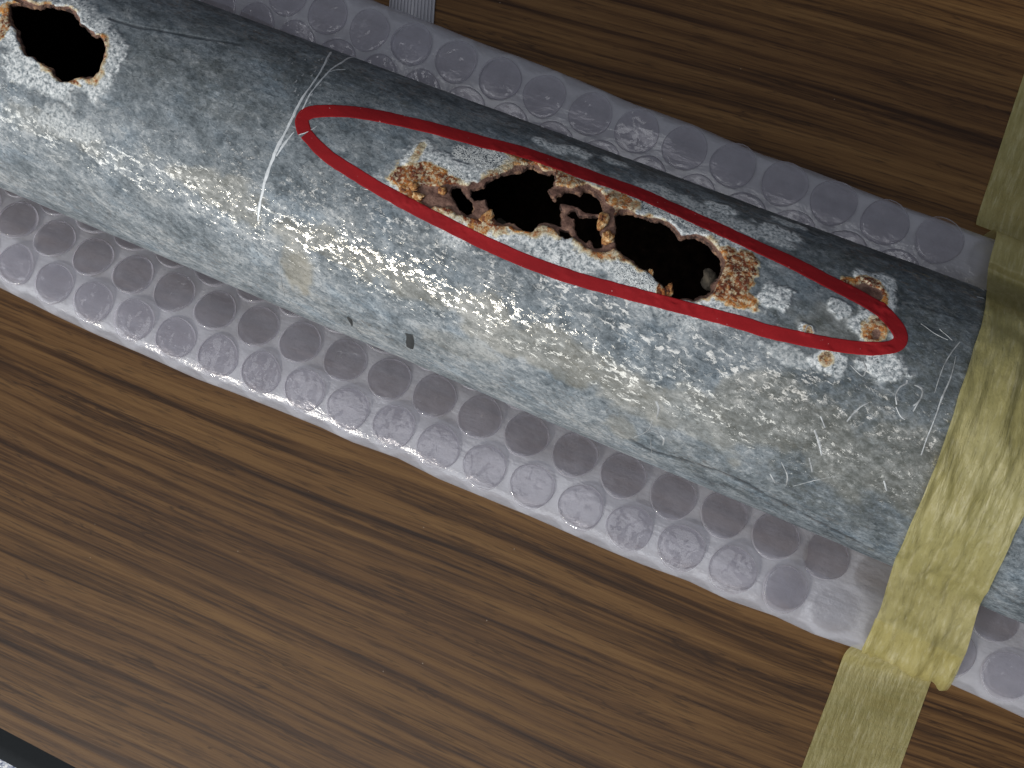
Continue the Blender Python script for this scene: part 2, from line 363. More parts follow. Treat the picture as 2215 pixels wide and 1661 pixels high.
# near edge of the table follows the black banding seen in the corner
e0 = onz(0, 1574); e1 = onz(165, 1661)
ed = (e1 - e0); ed /= np.linalg.norm(ed); nn = np.array([-ed[1], ed[0], 0])      # inward normal
if nn[1] < 0: nn = -nn
table = empty('table', 'dark wood grain table top with black edge banding under the pipe', 'table', (0, 0, 0))
P = lambda s, d, z: e0 + ed * s + nn * d + np.array([0, 0, z])
nS, nD = 60, 60
Ss = np.linspace(-60, 90, nS); Ds = np.linspace(0.0, 75, nD)
V = [P(s, d, 0) for d in Ds for s in Ss]
top = mesh_np('wood_top', V, grid_faces(nD, nS), WOOD, table)
prof = [(0.0, -.004), (-.35, -.004)] + [(-.35 - .5 * math.sin(a), -.5 + .5 * math.cos(a) - .004) for a in np.linspace(.1, math.pi / 2, 9)] + [(-.85, -2.6), (0, -3.0)]
Ss2 = np.linspace(-60, 90, 40)
V = [P(s, d + .0, z) for d, z in prof for s in Ss2]
mesh_np('edge_banding', V, grid_faces(len(prof), 40), BLACK, table)
uo = [P(-60, 0, -3), P(90, 0, -3), P(90, 75, -3), P(-60, 75, -3)]
mesh_np('underside', uo, [(0, 3, 2, 1)], BLACK, table, smooth=False)

# ------------------------------------------------------------------ ribbed strip at the top
rs = empty('ribbed_strip', 'clear ribbed plastic strip lying on the table behind the wrap', 'plastic strip', tuple(onz(890, 20)))
a0 = onz(846, 0); a1 = onz(941, 0); a2 = onz(938, 45)
dx = (a2 - a1); dx /= np.linalg.norm(dx)
wid = a1 - a0; n = 13
for k in range(n + 1):
    c = a0 + wid * k / n
    v = []; 
    hw = wid / n * .22
    for s in (-6.0, 3.4):
        for (q, z) in ((-1, .03), (-.6, .11), (.6, .11), (1, .03)): v.append(c + hw * q - dx * (-s) + np.array([0, 0, z]) - np.array(rs.location))
    mesh_np('rib', v, [(0, 1, 5, 4), (1, 2, 6, 5), (2, 3, 7, 6), (0, 4, 7, 3)], RIB, rs, smooth=False)
v = [a0 - dx * 6, a1 - dx * 6, a1 + dx * 3.4, a0 + dx * 3.4]
v = [x + np.array([0, 0, z]) - np.array(rs.location) for z in (.02, .05) for x in v]
mesh_np('strip_base', v, [(0, 3, 2, 1), (4, 5, 6, 7), (0, 1, 5, 4), (2, 3, 7, 6), (1, 2, 6, 5), (3, 0, 4, 7)], RIB, rs, smooth=False)

# ------------------------------------------------------------------ the pipe
holeA = crop(820, 260, [(925,520),(990,480),(1060,455),(1130,430),(1200,425),(1270,405),(1330,390),(1350,420),(1390,440),(1440,450),(1485,440),(1495,480),(1490,540),(1430,565),(1455,610),(1475,660),(1440,700),(1500,680),(1530,690),(1545,760),(1555,840),(1540,880),(1480,870),(1420,850),(1370,865),(1330,900),(1310,940),(1250,935),(1200,900),(1160,870),(1110,855),(1050,875),(1010,850),(970,790),(930,720),(905,660),(870,668),(820,670),(790,640),(790,590),(850,580),(900,560)])
holeA2 = crop(820, 260, [(625,575),(660,570),(700,605),(740,655),(780,690),(795,740),(790,790),(740,790),(690,760),(665,700),(645,660),(620,610)])
holeA3 = crop(820, 260, [(1530,650),(1570,605),(1640,590),(1700,615),(1715,670),(1730,670),(1740,620),(1750,575),(1800,590),(1860,630),(1900,690),(1920,745),(1890,775),(1830,770),(1760,755),(1700,720),(1650,710),(1580,700),(1540,675)])
holeA4 = crop(820, 260, [(1690,840),(1740,830),(1790,830),(1830,815),(1890,810),(1900,860),(1895,930),(1900,1000),(1890,1070),(1840,1080),(1815,1015),(1790,1010),(1770,1035),(1730,1010),(1700,960),(1680,900)])
holeA5 = crop(820, 260, [(1640,770),(1680,765),(1685,810),(1650,820),(1620,790)])
holeA6 = crop(820, 260, [(1555,940),(1610,950),(1630,985),(1590,990),(1560,975)])
holeB = crop(1180, 380, [(610,340),(650,305),(700,305),(740,320),(800,350),(830,380),(880,370),(960,375),(1040,400),(1090,440),(1130,490),(1160,525),(1220,510),(1290,510),(1350,530),(1400,560),(1440,610),(1490,680),(1510,760),(1500,830),(1470,870),(1430,910),(1410,970),(1350,1010),(1260,1045),(1190,1035),(1120,1055),(1060,1030),(1050,960),(1010,910),(960,880),(920,830),(870,790),(810,770),(760,710),(690,670),(625,620),(615,540),(605,450)])
holeC = crop(0, 0, [(95,40),(150,35),(230,45),(320,60),(400,45),(480,60),(560,60),(610,90),(640,130),(660,200),(720,240),(790,300),(860,340),(880,400),(865,450),(850,520),(830,600),(780,640),(700,635),(640,650),(580,680),(510,680),(470,640),(450,590),(390,540),(340,510),(280,460),(220,450),(195,390),(180,340),(160,300),(155,250),(120,200),(100,130)])
brownP = crop(820, 260, [(380,540),(450,560),(560,555),(650,545),(760,560),(860,520),(930,500),(1060,430),(1200,380),(1330,365),(1420,420),(1500,430),(1510,500),(1500,575),(1600,565),(1700,580),(1780,540),(1880,600),(1950,700),(2010,770),(2040,1080),(1960,1110),(1850,1120),(1770,1070),(1680,1010),(1590,990),(1520,970),(1490,920),(1390,890),(1300,950),(1200,940),(1110,880),(1020,890),(940,830),(860,850),(740,830),(660,790),(600,740),(480,740),(400,740),(300,660),(270,590)])
HOLES = [np.array([onpipe(*q) for q in h]) for h in (holeA, holeA2, holeA3, holeA4, holeA5, holeA6, holeB, holeC)]
BROWN = np.array([onpipe(*q) for q in brownP])
def spaced(a, b, fine, f, c):                     # coordinates with fine spacing inside the intervals
    xs = [a]
    while xs[-1] < b:
        x = xs[-1]; d = min([0 if lo <= x <= hi else min(abs(x - lo), abs(x - hi)) for lo, hi in fine])
        xs.append(x + min(c, f + d * .10))
    return np.array(xs)
hA = np.concatenate(HOLES[:7]); hC = HOLES[7]
U0, U1 = -29.0, 13.0
us = spaced(U0, U1, [(hA[:, 0].min() - .5, hA[:, 0].max() + .7), (hC[:, 0].min() - .2, hC[:, 0].max() + .3), (1.2, 3.0)], .022, .055)
alo = min(hA[:, 1].min(), hC[:, 1].min()) - .2; ahi = max(hA[:, 1].max(), hC[:, 1].max()) + .3
av = spaced(-R * 1.75, R * 1.75, [(alo, ahi)], .022, .055)
back = np.linspace(av[-1], R * 2 * math.pi + av[0], 40)[1:-1]
aa = np.concatenate([av, back]); nU, nA = len(us), len(aa)
UU, AA = np.meshgrid(us, aa, indexing='ij'); u = UU.ravel().copy(); a = AA.ravel().copy()
pts = np.stack([u, a], 1)
hd = np.full(len(u), 9.0)
for Hh in HOLES:
    lo = Hh.min(0) - 1.6; hi = Hh.max(0) + 1.6
    s = np.where((u > lo[0]) & (u < hi[0]) & (a > lo[1]) & (a < hi[1]))[0]
    hd[s] = np.minimum(hd[s], sdpoly(pts[s], Hh))
jag = (fbm(u * 9, a * 9, 3, 3) - .5) * .075 + (vnoise(u * 3, a * 3, 8) - .5) * .05
hj = np.where(hd < 8, hd + jag - .038, hd)
inside = hj < 0
idx = np.arange(nU * nA).reshape(nU, nA)
j2 = np.roll(idx, -1, 1)
q = np.stack([idx[:-1], idx[1:], j2[1:], j2[:-1]], -1).reshape(-1, 4)
keep = ~(inside[q].all(1))
q = q[keep]
# vertices left inside a hole slide out to its edge
g2 = hj.reshape(nU, nA); gu = np.gradient(g2, us, axis=0); ga = np.gradient(g2[:, :len(av)], av, axis=1)
gaf = np.zeros_like(g2); gaf[:, :len(av)] = ga
gn = np.sqrt(gu ** 2 + gaf ** 2) + 1e-6
sel = np.where(inside)[0]
step = np.clip(-hj[sel], 0, .035)
u[sel] += (gu / gn).ravel()[sel] * step; a[sel] += (gaf / gn).ravel()[sel] * step
bd = np.full(len(u), 9.0)
s = np.where((u > BROWN[:, 0].min() - 2) & (u < BROWN[:, 0].max() + 2) & (a > BROWN[:, 1].min() - 2) & (a < BROWN[:, 1].max() + 2))[0]
bd[s] = sdpoly(pts[s], BROWN) + (fbm(u[s] * 5, a[s] * 5, 21, 4) - .5) * .16
brown = sstep(.03, -.03, bd)
hr = np.clip(hd, 0, 9)
hcd = sdpoly(pts, HOLES[7]); hBd = np.full(len(u), 9.); hBd[s] = sdpoly(pts[s], HOLES[6])
brown = np.maximum(brown, sstep(.085, .02, np.minimum(hBd, hcd) + (fbm(u * 4, a * 4, 5) - .5) * .12))
def blob(px, py, ru, ra, rag=.5, fr=3.0, seed=1, ang=0):
    c = onpipe(px, py); x = u - c[0]; y = a - c[1]
    if ang: ca, sa_ = math.cos(ang), math.sin(ang); x, y = x * ca + y * sa_, -x * sa_ + y * ca
    d = np.sqrt((x / ru) ** 2 + (y / ra) ** 2)
    return sstep(1.15, .75, d + (fbm(u * fr, a * fr, seed, 4) - .5) * rag * 2)
rust = np.zeros_like(u); white = np.zeros_like(u); pit = np.zeros_like(u); khaki = np.zeros_like(u); dark = np.zeros_like(u); dirt = np.zeros_like(u)
def mx(arr, b, k=1.0): np.maximum(arr, b * k, out=arr)
fn = fbm(u * 2.2, a * 2.2, 31, 4)
mx(rust, sstep(.24, .0, bd + (fn - .45) * .55), .50)
mx(rust, sstep(.16, .0, hBd + (fn - .42) * .6), .5)
mx(rust, sstep(.16, .0, hcd + (fn - .48) * .6), .55)
for (x, y, ru, ra, k) in [(890,393,.5,.25,1),(925,385,.7,.28,.8),(965,400,.3,.2,.9),(895,425,.4,.25,.9),(1035,465,.55,.22,1),(955,440,.35,.16,.9),(1045,478,.3,.3,.9),
        (1110,487,.4,.1,.7),(1150,350,.6,.15,.8),(1205,385,.18,.3,.9),(1240,400,.5,.22,.55),(1335,440,.4,.35,.6),(1592,603,.36,.42,1),(1605,570,.32,.36,.9),(1570,560,.3,.3,.7),
        (1585,640,.5,.2,.7),(1435,620,.12,.3,.8),(905,330,.10,.28,.45),(1880,618,.30,.24,1),(1905,650,.14,.28,.9),(1845,612,.2,.14,.8),(1892,712,.26,.26,.62),(1747,712,.1,.1,.5),(1787,777,.14,.14,.5),
        (12,50,.16,.40,1),(18,20,.2,.2,.6),(155,176,.28,.06,.7),(1570,600,.2,.3,.8)]:
    mx(rust, blob(x, y, ru, ra, .45, 5, int(x)), k)
mx(brown, blob(1878, 632, .26, .20, .4, 6, 5)); mx(brown, blob(1897, 722, .10, .10, .4, 6, 5), .6)
mx(brown, blob(60, 8, .6, .05, .4, 6, 5))
mx(white, sstep(.62, .12, hcd + (fn - .5) * .9), .95)
mx(white, sstep(.75, .2, hr + (fn - .5) * 1.0) * (u > onpipe(850, 400)[0]) * (u < onpipe(1650, 600)[0]), .75)
for (x, y, ru, ra, k) in [(235,130,.3,.5,1),(215,60,.25,.35,.8),(905,335,.22,.42,1),(1000,370,1.0,.30,.9),(870,400,.3,.4,.8),(1680,640,.28,.26,1.2),(1650,650,.2,.12,.8),(1815,665,.26,.20,.8),(1900,608,.42,.24,1),(1922,650,.14,.42,1),
        (1885,705,.36,.36,.7),(1790,780,.35,.25,.8),(1915,790,.42,.35,.9),(1700,765,.5,.18,.4),(1745,712,.16,.12,1),(1590,650,.7,.16,.6),(1190,315,.45,.2,.75),(1240,325,.4,.22,.8),(1330,350,.4,.18,.6),
        (1450,420,.9,.2,.5),(1580,480,1.2,.25,.55),(1560,450,.4,.2,.8),(1680,500,.5,.3,.7),(1700,480,.4,.2,.6),(140,265,.9,.3,.45),(60,150,.7,.35,.8),(90,160,.5,.3,.8),(110,20,1.2,.2,.5)]:
    mx(white, blob(x, y, ru, ra, .6, 4, int(x) + 3), k)
for (x, y, ru, ra, k) in [(1060,350,.85,.30,1),(1100,335,.6,.22,1),(970,380,.5,.2,.7),(1260,400,.45,.18,.5),(1440,455,1.1,.20,.75),(1530,500,.5,.15,.6),(1400,590,.8,.26,.45),(1330,560,.8,.16,.4),(1380,600,.5,.2,.6)]:
    mx(pit, blob(x, y, ru, ra, .5, 4, int(x) + 9), k)
for (x, y, ru, ra, k) in [(650,590,.42,.62,1),(625,570,.2,.6,.7),(460,400,1.6,.35,.6),(720,540,2.2,.3,.6),(1000,660,2.4,.35,.6),(1250,800,2.2,.4,.65),(1500,900,2,.6,.5),(1700,900,1.5,.6,.5),(90,270,1.6,.3,.35),
        (1450,455,1.3,.25,.5),(1300,430,.6,.3,.6),(1820,720,.8,.5,.35),(1950,1000,1.2,1.0,.5),(1350,930,.5,.5,.5),(1000,750,.8,.3,.35)]:
    mx(khaki, blob(x, y, ru, ra, .9, 1.6, int(x) + 5), k)
for (x, y, ru, ra, k) in [(880,225,.35,.2,1),(1230,350,.6,.3,.6),(640,160,.9,.5,.55),(730,160,.7,.5,.6),(2010,930,1.5,2.2,.9),(1850,980,2.0,1.6,.75),(2000,780,1.2,1,.7),(1770,700,.8,.3,.6),(1500,400,3,.35,.6),(1800,560,3,.5,.6),(2050,650,2,.7,.7),
        (330,110,2.0,.35,.5),(520,90,2.5,.5,.5),(520,230,1.8,.4,.45),(1560,1020,2,.5,.4)]:
    mx(dirt, blob(x, y, ru, ra, 1.0, 1.3, int(x) + 15), k)
dark = sstep(1.2, 3.6, a) * .75 + .45 * sstep(onpipe(1650, 800)[0], onpipe(2000, 900)[0], u) - .42 * sstep(-.3, -2.9, a) * (1 - .8 * sstep(onpipe(1200, 800)[0], onpipe(1900, 900)[0], u))  # painted shading: far side darkened, near side lightened; right end darker too
# long dark groove near the lower edge and a fine line towards the tape
groove = np.zeros_like(u)
def line(ptsx, wd, k):
    Q = np.array([onpipe(*p) for p in ptsx]); lo = Q.min(0) - .3; hi = Q.max(0) + .3
    s = np.where((u > lo[0]) & (u < hi[0]) & (a > lo[1]) & (a < hi[1]))[0]; d = np.full(len(s), 9.)
    for p, r_ in zip(Q[:-1], Q[1:]):
        e = r_ - p; wv = pts[s] - p; t = np.clip((wv @ e) / (e @ e), 0, 1); d = np.minimum(d, np.linalg.norm(wv - t[:, None] * e, axis=1))
    groove[s] = np.maximum(groove[s], sstep(wd, wd * .35, d + (vnoise(u[s] * 5, a[s] * 5, 2) - .5) * wd) * k)
line([(1363,950),(1409,976),(1470,992),(1563,1023),(1621,1050),(1662,1074),(1730,1108),(1800,1145),(1870,1180),(1932,1212)], .06, .8)
line([(235,40),(300,58),(380,72),(450,85),(520,97)], .05, .55)
line([(2080,690),(2000,665),(1940,655)], .03, .3)
line([(1990,700),(2060,727)], .03, .3)
# relief of the shell
rad = np.full(len(u), R)
rad += (fbm(u * .5, a * .8, 41, 3) - .5) * .05 + (fbm(u * 2.5, a * 5, 43, 3) - .5) * .010
radb = rad.copy()
rad -= brown * (.055 + .05 * (fbm(u * 3, a * 3, 47, 3) - .5))
rad += np.clip(white, 0, 1) * (fbm(u * 9, a * 9, 51, 3)) * .035 + np.clip(rust, 0, 1) * (fbm(u * 8, a * 8, 52, 4) - .3) * .045 * (1 - brown * .6)
rad -= groove * .03
rad -= sstep(.12, 0, hr) * .02
vec = cyl(u, a, 1.0); rr = rad[:, None] * np.stack([np.zeros_like(u), np.sin(a / R), np.cos(a / R)], -1)
V = np.stack([u, rr[:, 1], HC + rr[:, 2]], -1)
used = np.zeros(len(u), bool); used[q.ravel()] = True
remap = np.cumsum(used) - 1
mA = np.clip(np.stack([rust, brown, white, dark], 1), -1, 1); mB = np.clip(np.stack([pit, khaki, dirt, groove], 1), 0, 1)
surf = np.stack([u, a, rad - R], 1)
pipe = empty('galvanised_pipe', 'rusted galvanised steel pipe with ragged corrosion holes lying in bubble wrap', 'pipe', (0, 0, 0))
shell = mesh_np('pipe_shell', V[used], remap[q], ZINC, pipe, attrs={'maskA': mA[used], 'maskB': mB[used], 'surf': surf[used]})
# broken edge: walls going into the metal round every hole
e = np.concatenate([q[:, [0, 1]], q[:, [1, 2]], q[:, [2, 3]], q[:, [3, 0]]])
key = np.sort(e, 1); kk = key[:, 0].astype(np.int64) * len(u) + key[:, 1]
uq, inv, cnt = np.unique(kk, return_inverse=True, return_counts=True)
be = e[cnt[inv] == 1]; be = be[(hd[be] < .3).all(1)]
bv = np.unique(be); lut = -np.ones(len(u), int); lut[bv] = np.arange(len(bv))
hsel = lut[be]
gU = (gu / gn).ravel()[bv]; gA = (gaf / gn).ravel()[bv]
layers = []
for k, (dep, inw) in enumerate([(-.003, -.008), (.02, .006), (.045, .014), (.07, .004), (.10, -.03)]):
    nz = (fbm(u[bv] * 7, a[bv] * 7, 60 + k, 3) - .35) * (1 if k else 0)
    uu = u[bv] - gU * (inw + .06 * nz); ar = a[bv] - gA * (inw + .06 * nz); r_ = rad[bv] - dep
    layers.append(np.stack([uu, r_ * np.sin(ar / R), HC + r_ * np.cos(ar / R)], 1))
nb = len(bv); Vr = np.concatenate(layers)
Fr = np.concatenate([np.stack([hsel[:, 1] + k * nb, hsel[:, 0] + k * nb, hsel[:, 0] + (k + 1) * nb, hsel[:, 1] + (k + 1) * nb], 1) for k in range(4)])
parE = np.arange(nb)
def find(i):
    while parE[i] != i: parE[i] = parE[parE[i]]; i = parE[i]
    return i
for i0, i1 in hsel:
    r0, r1 = find(i0), find(i1)
    if r0 != r1: parE[r0] = r1
roots = np.array([find(i) for i in range(nb)])
for rt in np.unique(roots):
    fm = roots[Fr[:, 0] % nb] == rt
    if fm.sum() < 40: continue
    uv_, ix = np.unique(Fr[fm], return_inverse=True)
    mesh_np('rusted_hole_edge', Vr[uv_], ix.reshape(-1, 4), RIM, pipe)

radg0 = rad.reshape(nU, nA)[:, :len(av)]; radg1 = np.maximum(rad, radb).reshape(nU, nA)[:, :len(av)]
def surf_r(x, y, radg=radg0):
    i = np.clip(np.searchsorted(us, x) - 1, 0, nU - 2); j = np.clip(np.searchsorted(av, y) - 1, 0, len(av) - 2)
    fx = np.clip((x - us[i]) / (us[i + 1] - us[i]), 0, 1); fy = np.clip((y - av[j]) / (av[j + 1] - av[j]), 0, 1)
    return (radg[i, j] * (1 - fx) + radg[i + 1, j] * fx) * (1 - fy) + (radg[i, j + 1] * (1 - fx) + radg[i + 1, j + 1] * fx) * fy
def ribbon_on_pipe(name, pts_px, hw, mat, lift=.012, parent=pipe, step=.05, rag=.0, crown=0.0, cols=5):
    Q = np.array([onpipe(*p) for p in pts_px]); hwv = np.array(hw if hasattr(hw, '__len__') else [hw] * len(Q), float)
    # smooth curve through the points
    n = len(Q); C = []; Wd = []
    for i in range(n - 1):
        p0 = Q[max(i - 1, 0)]; p1 = Q[i]; p2 = Q[i + 1]; p3 = Q[min(i + 2, n - 1)]
        k = max(2, int(np.linalg.norm(p2 - p1) / step))
        for t in np.linspace(0, 1, k, endpoint=False):
            C.append(.5 * ((2 * p1) + (-p0 + p2) * t + (2 * p0 - 5 * p1 + 4 * p2 - p3) * t * t + (-p0 + 3 * p1 - 3 * p2 + p3) * t ** 3))
            Wd.append(hwv[i] * (1 - t) + hwv[i + 1] * t)
    C.append(Q[-1]); Wd.append(hwv[-1]); C = np.array(C); Wd = np.array(Wd)
    T = np.gradient(C, axis=0); T /= np.linalg.norm(T, axis=1)[:, None] + 1e-9; N = np.stack([-T[:, 1], T[:, 0]], 1)
    V = []; S = []
    cs = np.linspace(-1, 1, cols)
    for j, c in enumerate(cs):
        ww = Wd * (1 + rag * (fbm(C[:, 0] * 6, C[:, 1] * 6, 70 + (c > 0) * 5, 4) - .5) * (abs(c) > .9))
        P2 = C + N * (c * ww)[:, None]
        r_ = surf_r(P2[:, 0], P2[:, 1], radg1 if name == 'red_ring_mark' else radg0) + lift + crown * (1 - c * c)
        r_ = r_ - (lift * .9 if abs(c) > .99 else 0)
        V.append(np.stack([P2[:, 0], r_ * np.sin(P2[:, 1] / R), HC + r_ * np.cos(P2[:, 1] / R)], 1)); S.append(np.stack([P2[:, 0], P2[:, 1], r_ * 0], 1))
    return mesh_np(name, np.concatenate(V), grid_faces(cols, len(C)), mat, parent, attrs={'surf': np.concatenate(S)})
ring = [(659,287),(653,262),(661,248),(676,242),(702,240),(737,240),(775,243),(838,254),(914,271),(990,291),(1066,311),(1124,327),(1200,353),(1276,381),(1380,418),(1433,441),(1534,486),(1636,533),(1718,570),(1782,603),(1857,641),(1908,674),(1938,706),(1948,733),(1932,749),(1883,754),(1807,746),(1731,732),(1655,715),(1610,700),(1494,669),(1383,640),(1244,602),(1140,565),(1050,526),(967,485),(890,446),(821,408),(752,366),(718,344),(692,322),(675,304),(662,289)]
hwpx = [14.5,14,13.5,13,12.5,12,12,12,11.8,11.8,11.8,11.8,11.8,11.8,11.8,11.8,11.8,12,12.5,13,14,14.5,15,14.5,14,14,14,14,14,14,14,14,14,14,14,14,14,13.5,13.5,13.5,13.5,13]
hwp = []
for k, (x, y) in enumerate(ring):
    xa, ya = ring[max(k - 1, 0)]; xb, yb = ring[min(k + 1, len(ring) - 1)]
    L_ = math.hypot(xb - xa, yb - ya); nx, ny = -(yb - ya) / L_, (xb - xa) / L_; hh = 1.07 * hwpx[min(k, len(hwpx) - 1)]
    p_, q_ = np.array(onpipe(x + nx * hh, y + ny * hh)), np.array(onpipe(x - nx * hh, y - ny * hh))
    t0_, t1_ = np.array(onpipe(xa, ya)), np.array(onpipe(xb, yb)); tt = (t1_ - t0_) / np.linalg.norm(t1_ - t0_)
    dd = p_ - q_; hwp.append(abs(dd[0] * -tt[1] + dd[1] * tt[0]) / 2)
ribbon_on_pipe('red_ring_mark', ring, hwp, RED, .010, step=.025, rag=.14, cols=21)
# scratches and marks
SC = [([(716,113),(704,135),(690,160),(672,187),(652,216),(636,247),(622,275),(602,315),(586,352),(571,400),(562,440),(558,478)], [.04,.04,.03,.035,.05,.05,.045,.06,.065,.055,.05,.03]),
      ([(790,124),(765,125),(742,133),(716,150),(694,174),(672,202),(655,235),(640,262)], [.03,.035,.045,.04,.035,.03,.03,.02]),
      ([(636,285),(615,311),(598,338)], [.02,.045,.03]), ([(646,291),(660,287),(676,279),(686,272)], [.02,.018,.012,.006]), ([(747,150),(722,152),(704,160)], [.008,.014,.008]),
      ([(2077,739),(2060,760),(2042,790),(2028,830),(2022,850)], [.012,.016,.014,.012,.006]),
      ([(2068,770),(2057,815),(2038,860),(2022,905),(2005,950),(1993,985)], [.01,.016,.024,.016,.018,.02]),
      ([(1992,700),(2022,722),(2050,735)], [.008,.014,.008]), ([(2032,712),(2060,736)], [.01,.01]),
      ([(1940,875),(1938,855),(1946,838),(1960,829),(1962,822)], [.02,.02,.02,.022,.03]),
      ([(1978,832),(1992,838),(1996,850),(1988,868),(1975,878)], [.015,.03,.02,.025,.02]),
      ([(1938,880),(1948,900),(1958,908)], [.012,.02,.012]), ([(1988,868),(1975,890)], [.02,.015]),
      ([(1832,912),(1845,895),(1862,880),(1880,870)], [.02,.03,.02,.015]),
      ([(1840,790),(1866,813),(1873,796),(1866,782)], [.012,.02,.022,.012]),
      ([(1740,720),(1746,706),(1756,706),(1758,718)], [.012,.02,.022,.015]),
      ([(1762,930),(1772,960),(1778,985)], [.02,.03,.02]), ([(1775,900),(1785,925)], [.02,.015]),
      ([(1420,868),(1424,885),(1420,905)], [.03,.035,.012]), ([(1428,940),(1436,950),(1434,962)], [.02,.03,.02]),
      ([(1412,905),(1402,930),(1372,945)], [.008,.012,.008]), ([(1408,950),(1410,980)], [.010,.010]),
      ([(907,170),(935,178),(958,183),(983,193)], [.025,.04,.03,.035]), ([(842,124),(860,128),(872,131)], [.012,.02,.01]),
      ([(1750,990),(1757,1022),(1755,1005)], [.02,.02,.01]), ([(1912,1040),(1918,1062)], [.03,.015]),
      ([(1690,1000),(1703,1030),(1700,1050)], [.012,.02,.02]), ([(1665,1025),(1676,1045)], [.02,.02]),
      ([(1715,1052),(1760,1040),(1810,1030)], [.007,.007,.007]), ([(604,545),(607,590),(616,640)], [.01,.012,.01]),
      ([(2090,600),(2112,615),(2130,630)], [.02,.05,.04]), ([(2112,642),(2128,646)], [.02,.02])]  # these last are light plastic bits by the tape, drawn as scratch ribbons
for k, (pp, hw) in enumerate(SC): ribbon_on_pipe('scratch', pp, [x * (.52 if k < 5 else .65) for x in hw], SCR2 if k < 5 else SCR, .010, step=.03, rag=1.2, cols=3)
# short scuffs beside the long scratch
for k in range(26):
    x = random.gauss(655, 26); y = random.uniform(120, 250); d = random.uniform(4, 9)
    x += (200 - y) * .35
    ribbon_on_pipe('scratch', [(x, y), (x - d * .5, y + d * .7)], [.008, .02], SCR, .010, step=.03, cols=3)
for pp, hw in [([(752,684),(757,690),(762,703)], [.03,.06,.02]), ([(884,722),(887,735),(886,752)], [.09,.10,.08])]:
    ribbon_on_pipe('ink_mark', pp, hw, DARKMARK, .012, step=.03, rag=.6, cols=4)

# rust lumps
def lump(px, py, su, sa_, sr, lift, ang, mat=FLAKE, name='rust_flake', seed=0, n=22):
    c = onpipe(px, py); V = []
    for i in range(n + 1):
        for j in range(n):
            th = math.pi * i / n; ph = 2 * math.pi * j / n
            x, y, z = math.sin(th) * math.cos(ph), math.sin(th) * math.sin(ph), math.cos(th)
            V.append((x, y, z))
    V = np.array(V); d = 1 + (fbm(V[:, 0] * 2 + 3, V[:, 1] * 2 + V[:, 2] * 1.7, seed, 4) - .5) * .9 + (fbm(V[:, 0] * 7 + 3, V[:, 1] * 7 + V[:, 2] * 5, seed + 3, 3) - .5) * .4
    V = V * d[:, None] * np.array([su, sa_, sr]); ca, sn = math.cos(ang), math.sin(ang)
    uu = c[0] + V[:, 0] * ca - V[:, 1] * sn; ar = c[1] + V[:, 0] * sn + V[:, 1] * ca; r_ = R + lift + V[:, 2]
    Vw = np.stack([uu, r_ * np.sin(ar / R), HC + r_ * np.cos(ar / R)], 1)
    f = []
    for i in range(n):
        for j in range(n): f.append((i * n + j, (i + 1) * n + j, (i + 1) * n + (j + 1) % n, i * n + (j + 1) % n))
    return mesh_np(name, Vw, f, mat, pipe)
lump(1303, 480, .10, .20, .08, .03, .10, seed=2); lump(1314, 515, .13, .15, .08, .02, .3, seed=5)
lump(896, 405, .09, .09, .07, .03, 0, seed=7); lump(957, 412, .09, .08, .07, .02, 0, seed=9)
lump(1052, 470, .10, .17, .05, .0, -.5, seed=12); lump(1447, 627, .07, .14, .06, -.08, .25, seed=15)
lump(1408, 588, .06, .08, .05, -.06, .25, seed=16); lump(905, 425, .12, .07, .06, .01, .3, seed=18); lump(872, 408, .08, .08, .05, .0, .3, seed=19)
GREY = simple('grey_scale', (.085, .07, .05), .85, 0, .8, 5, .8)
lump(1543, 585, .14, .26, .10, -.42, .2, GREY, 'scale_flake', 22)
lump(1075, 450, .14, .20, .06, -.9, .2, GREY, 'scale_flake', 23)

# ------------------------------------------------------------------ bubble wrap
near_px = [(-160,545),(0,623),(109,678),(197,719),(291,759),(415,815),(501,847),(592,883),(686,921),(757,954),(856,989),(945,1034),(1052,1078),(1148,1117),(1300,1184),(1389,1221),(1492,1258),(1578,1299),(1680,1334),(1768,1375),(1860,1406),(1960,1447),(2057,1480),(2123,1509),(2215,1552),(2400,1640)]
far_px = [(500,-140),(690,-58),(826,0),(935,40),(1033,80),(1120,114),(1182,138),(1286,181),(1375,219),(1468,250),(1560,288),(1655,325),(1799,378),(1946,436),(2106,492),(2215,530),(2400,600)]
ZN, ZF = .75, 1.75
nearE = np.array([onz(x, y, ZN)[:2] for x, y in near_px]); farE = np.array([onz(x, y, ZF)[:2] for x, y in far_px])
nearE = nearE[np.argsort(nearE[:, 0])]; farE = farE[np.argsort(farE[:, 0])]
def near_y(x): return np.interp(x, nearE[:, 0], nearE[:, 1])
def far_y(x): return np.interp(x, farE[:, 0], farE[:, 1])
PN = np.array([(1.4,.05),(.9,.05),(.4,.06),(.1,.20),(0,.48),(.10,.74),(.35,.93),(.8,1.04),(1.3,1.06),(1.9,1.00),(2.5,.88),(3.2,.66),(4.0,.38),(5.2,.12)])
PF = np.array([(1.2,.05),(.6,.05),(.2,.12),(.0,.45),(-.04,1.0),(.0,1.5),(.14,1.80),(.42,1.98),(.9,1.98),(1.5,1.82),(2.2,1.50),(2.9,1.10),(3.7,.6),(4.6,.2),(5.4,.12)])
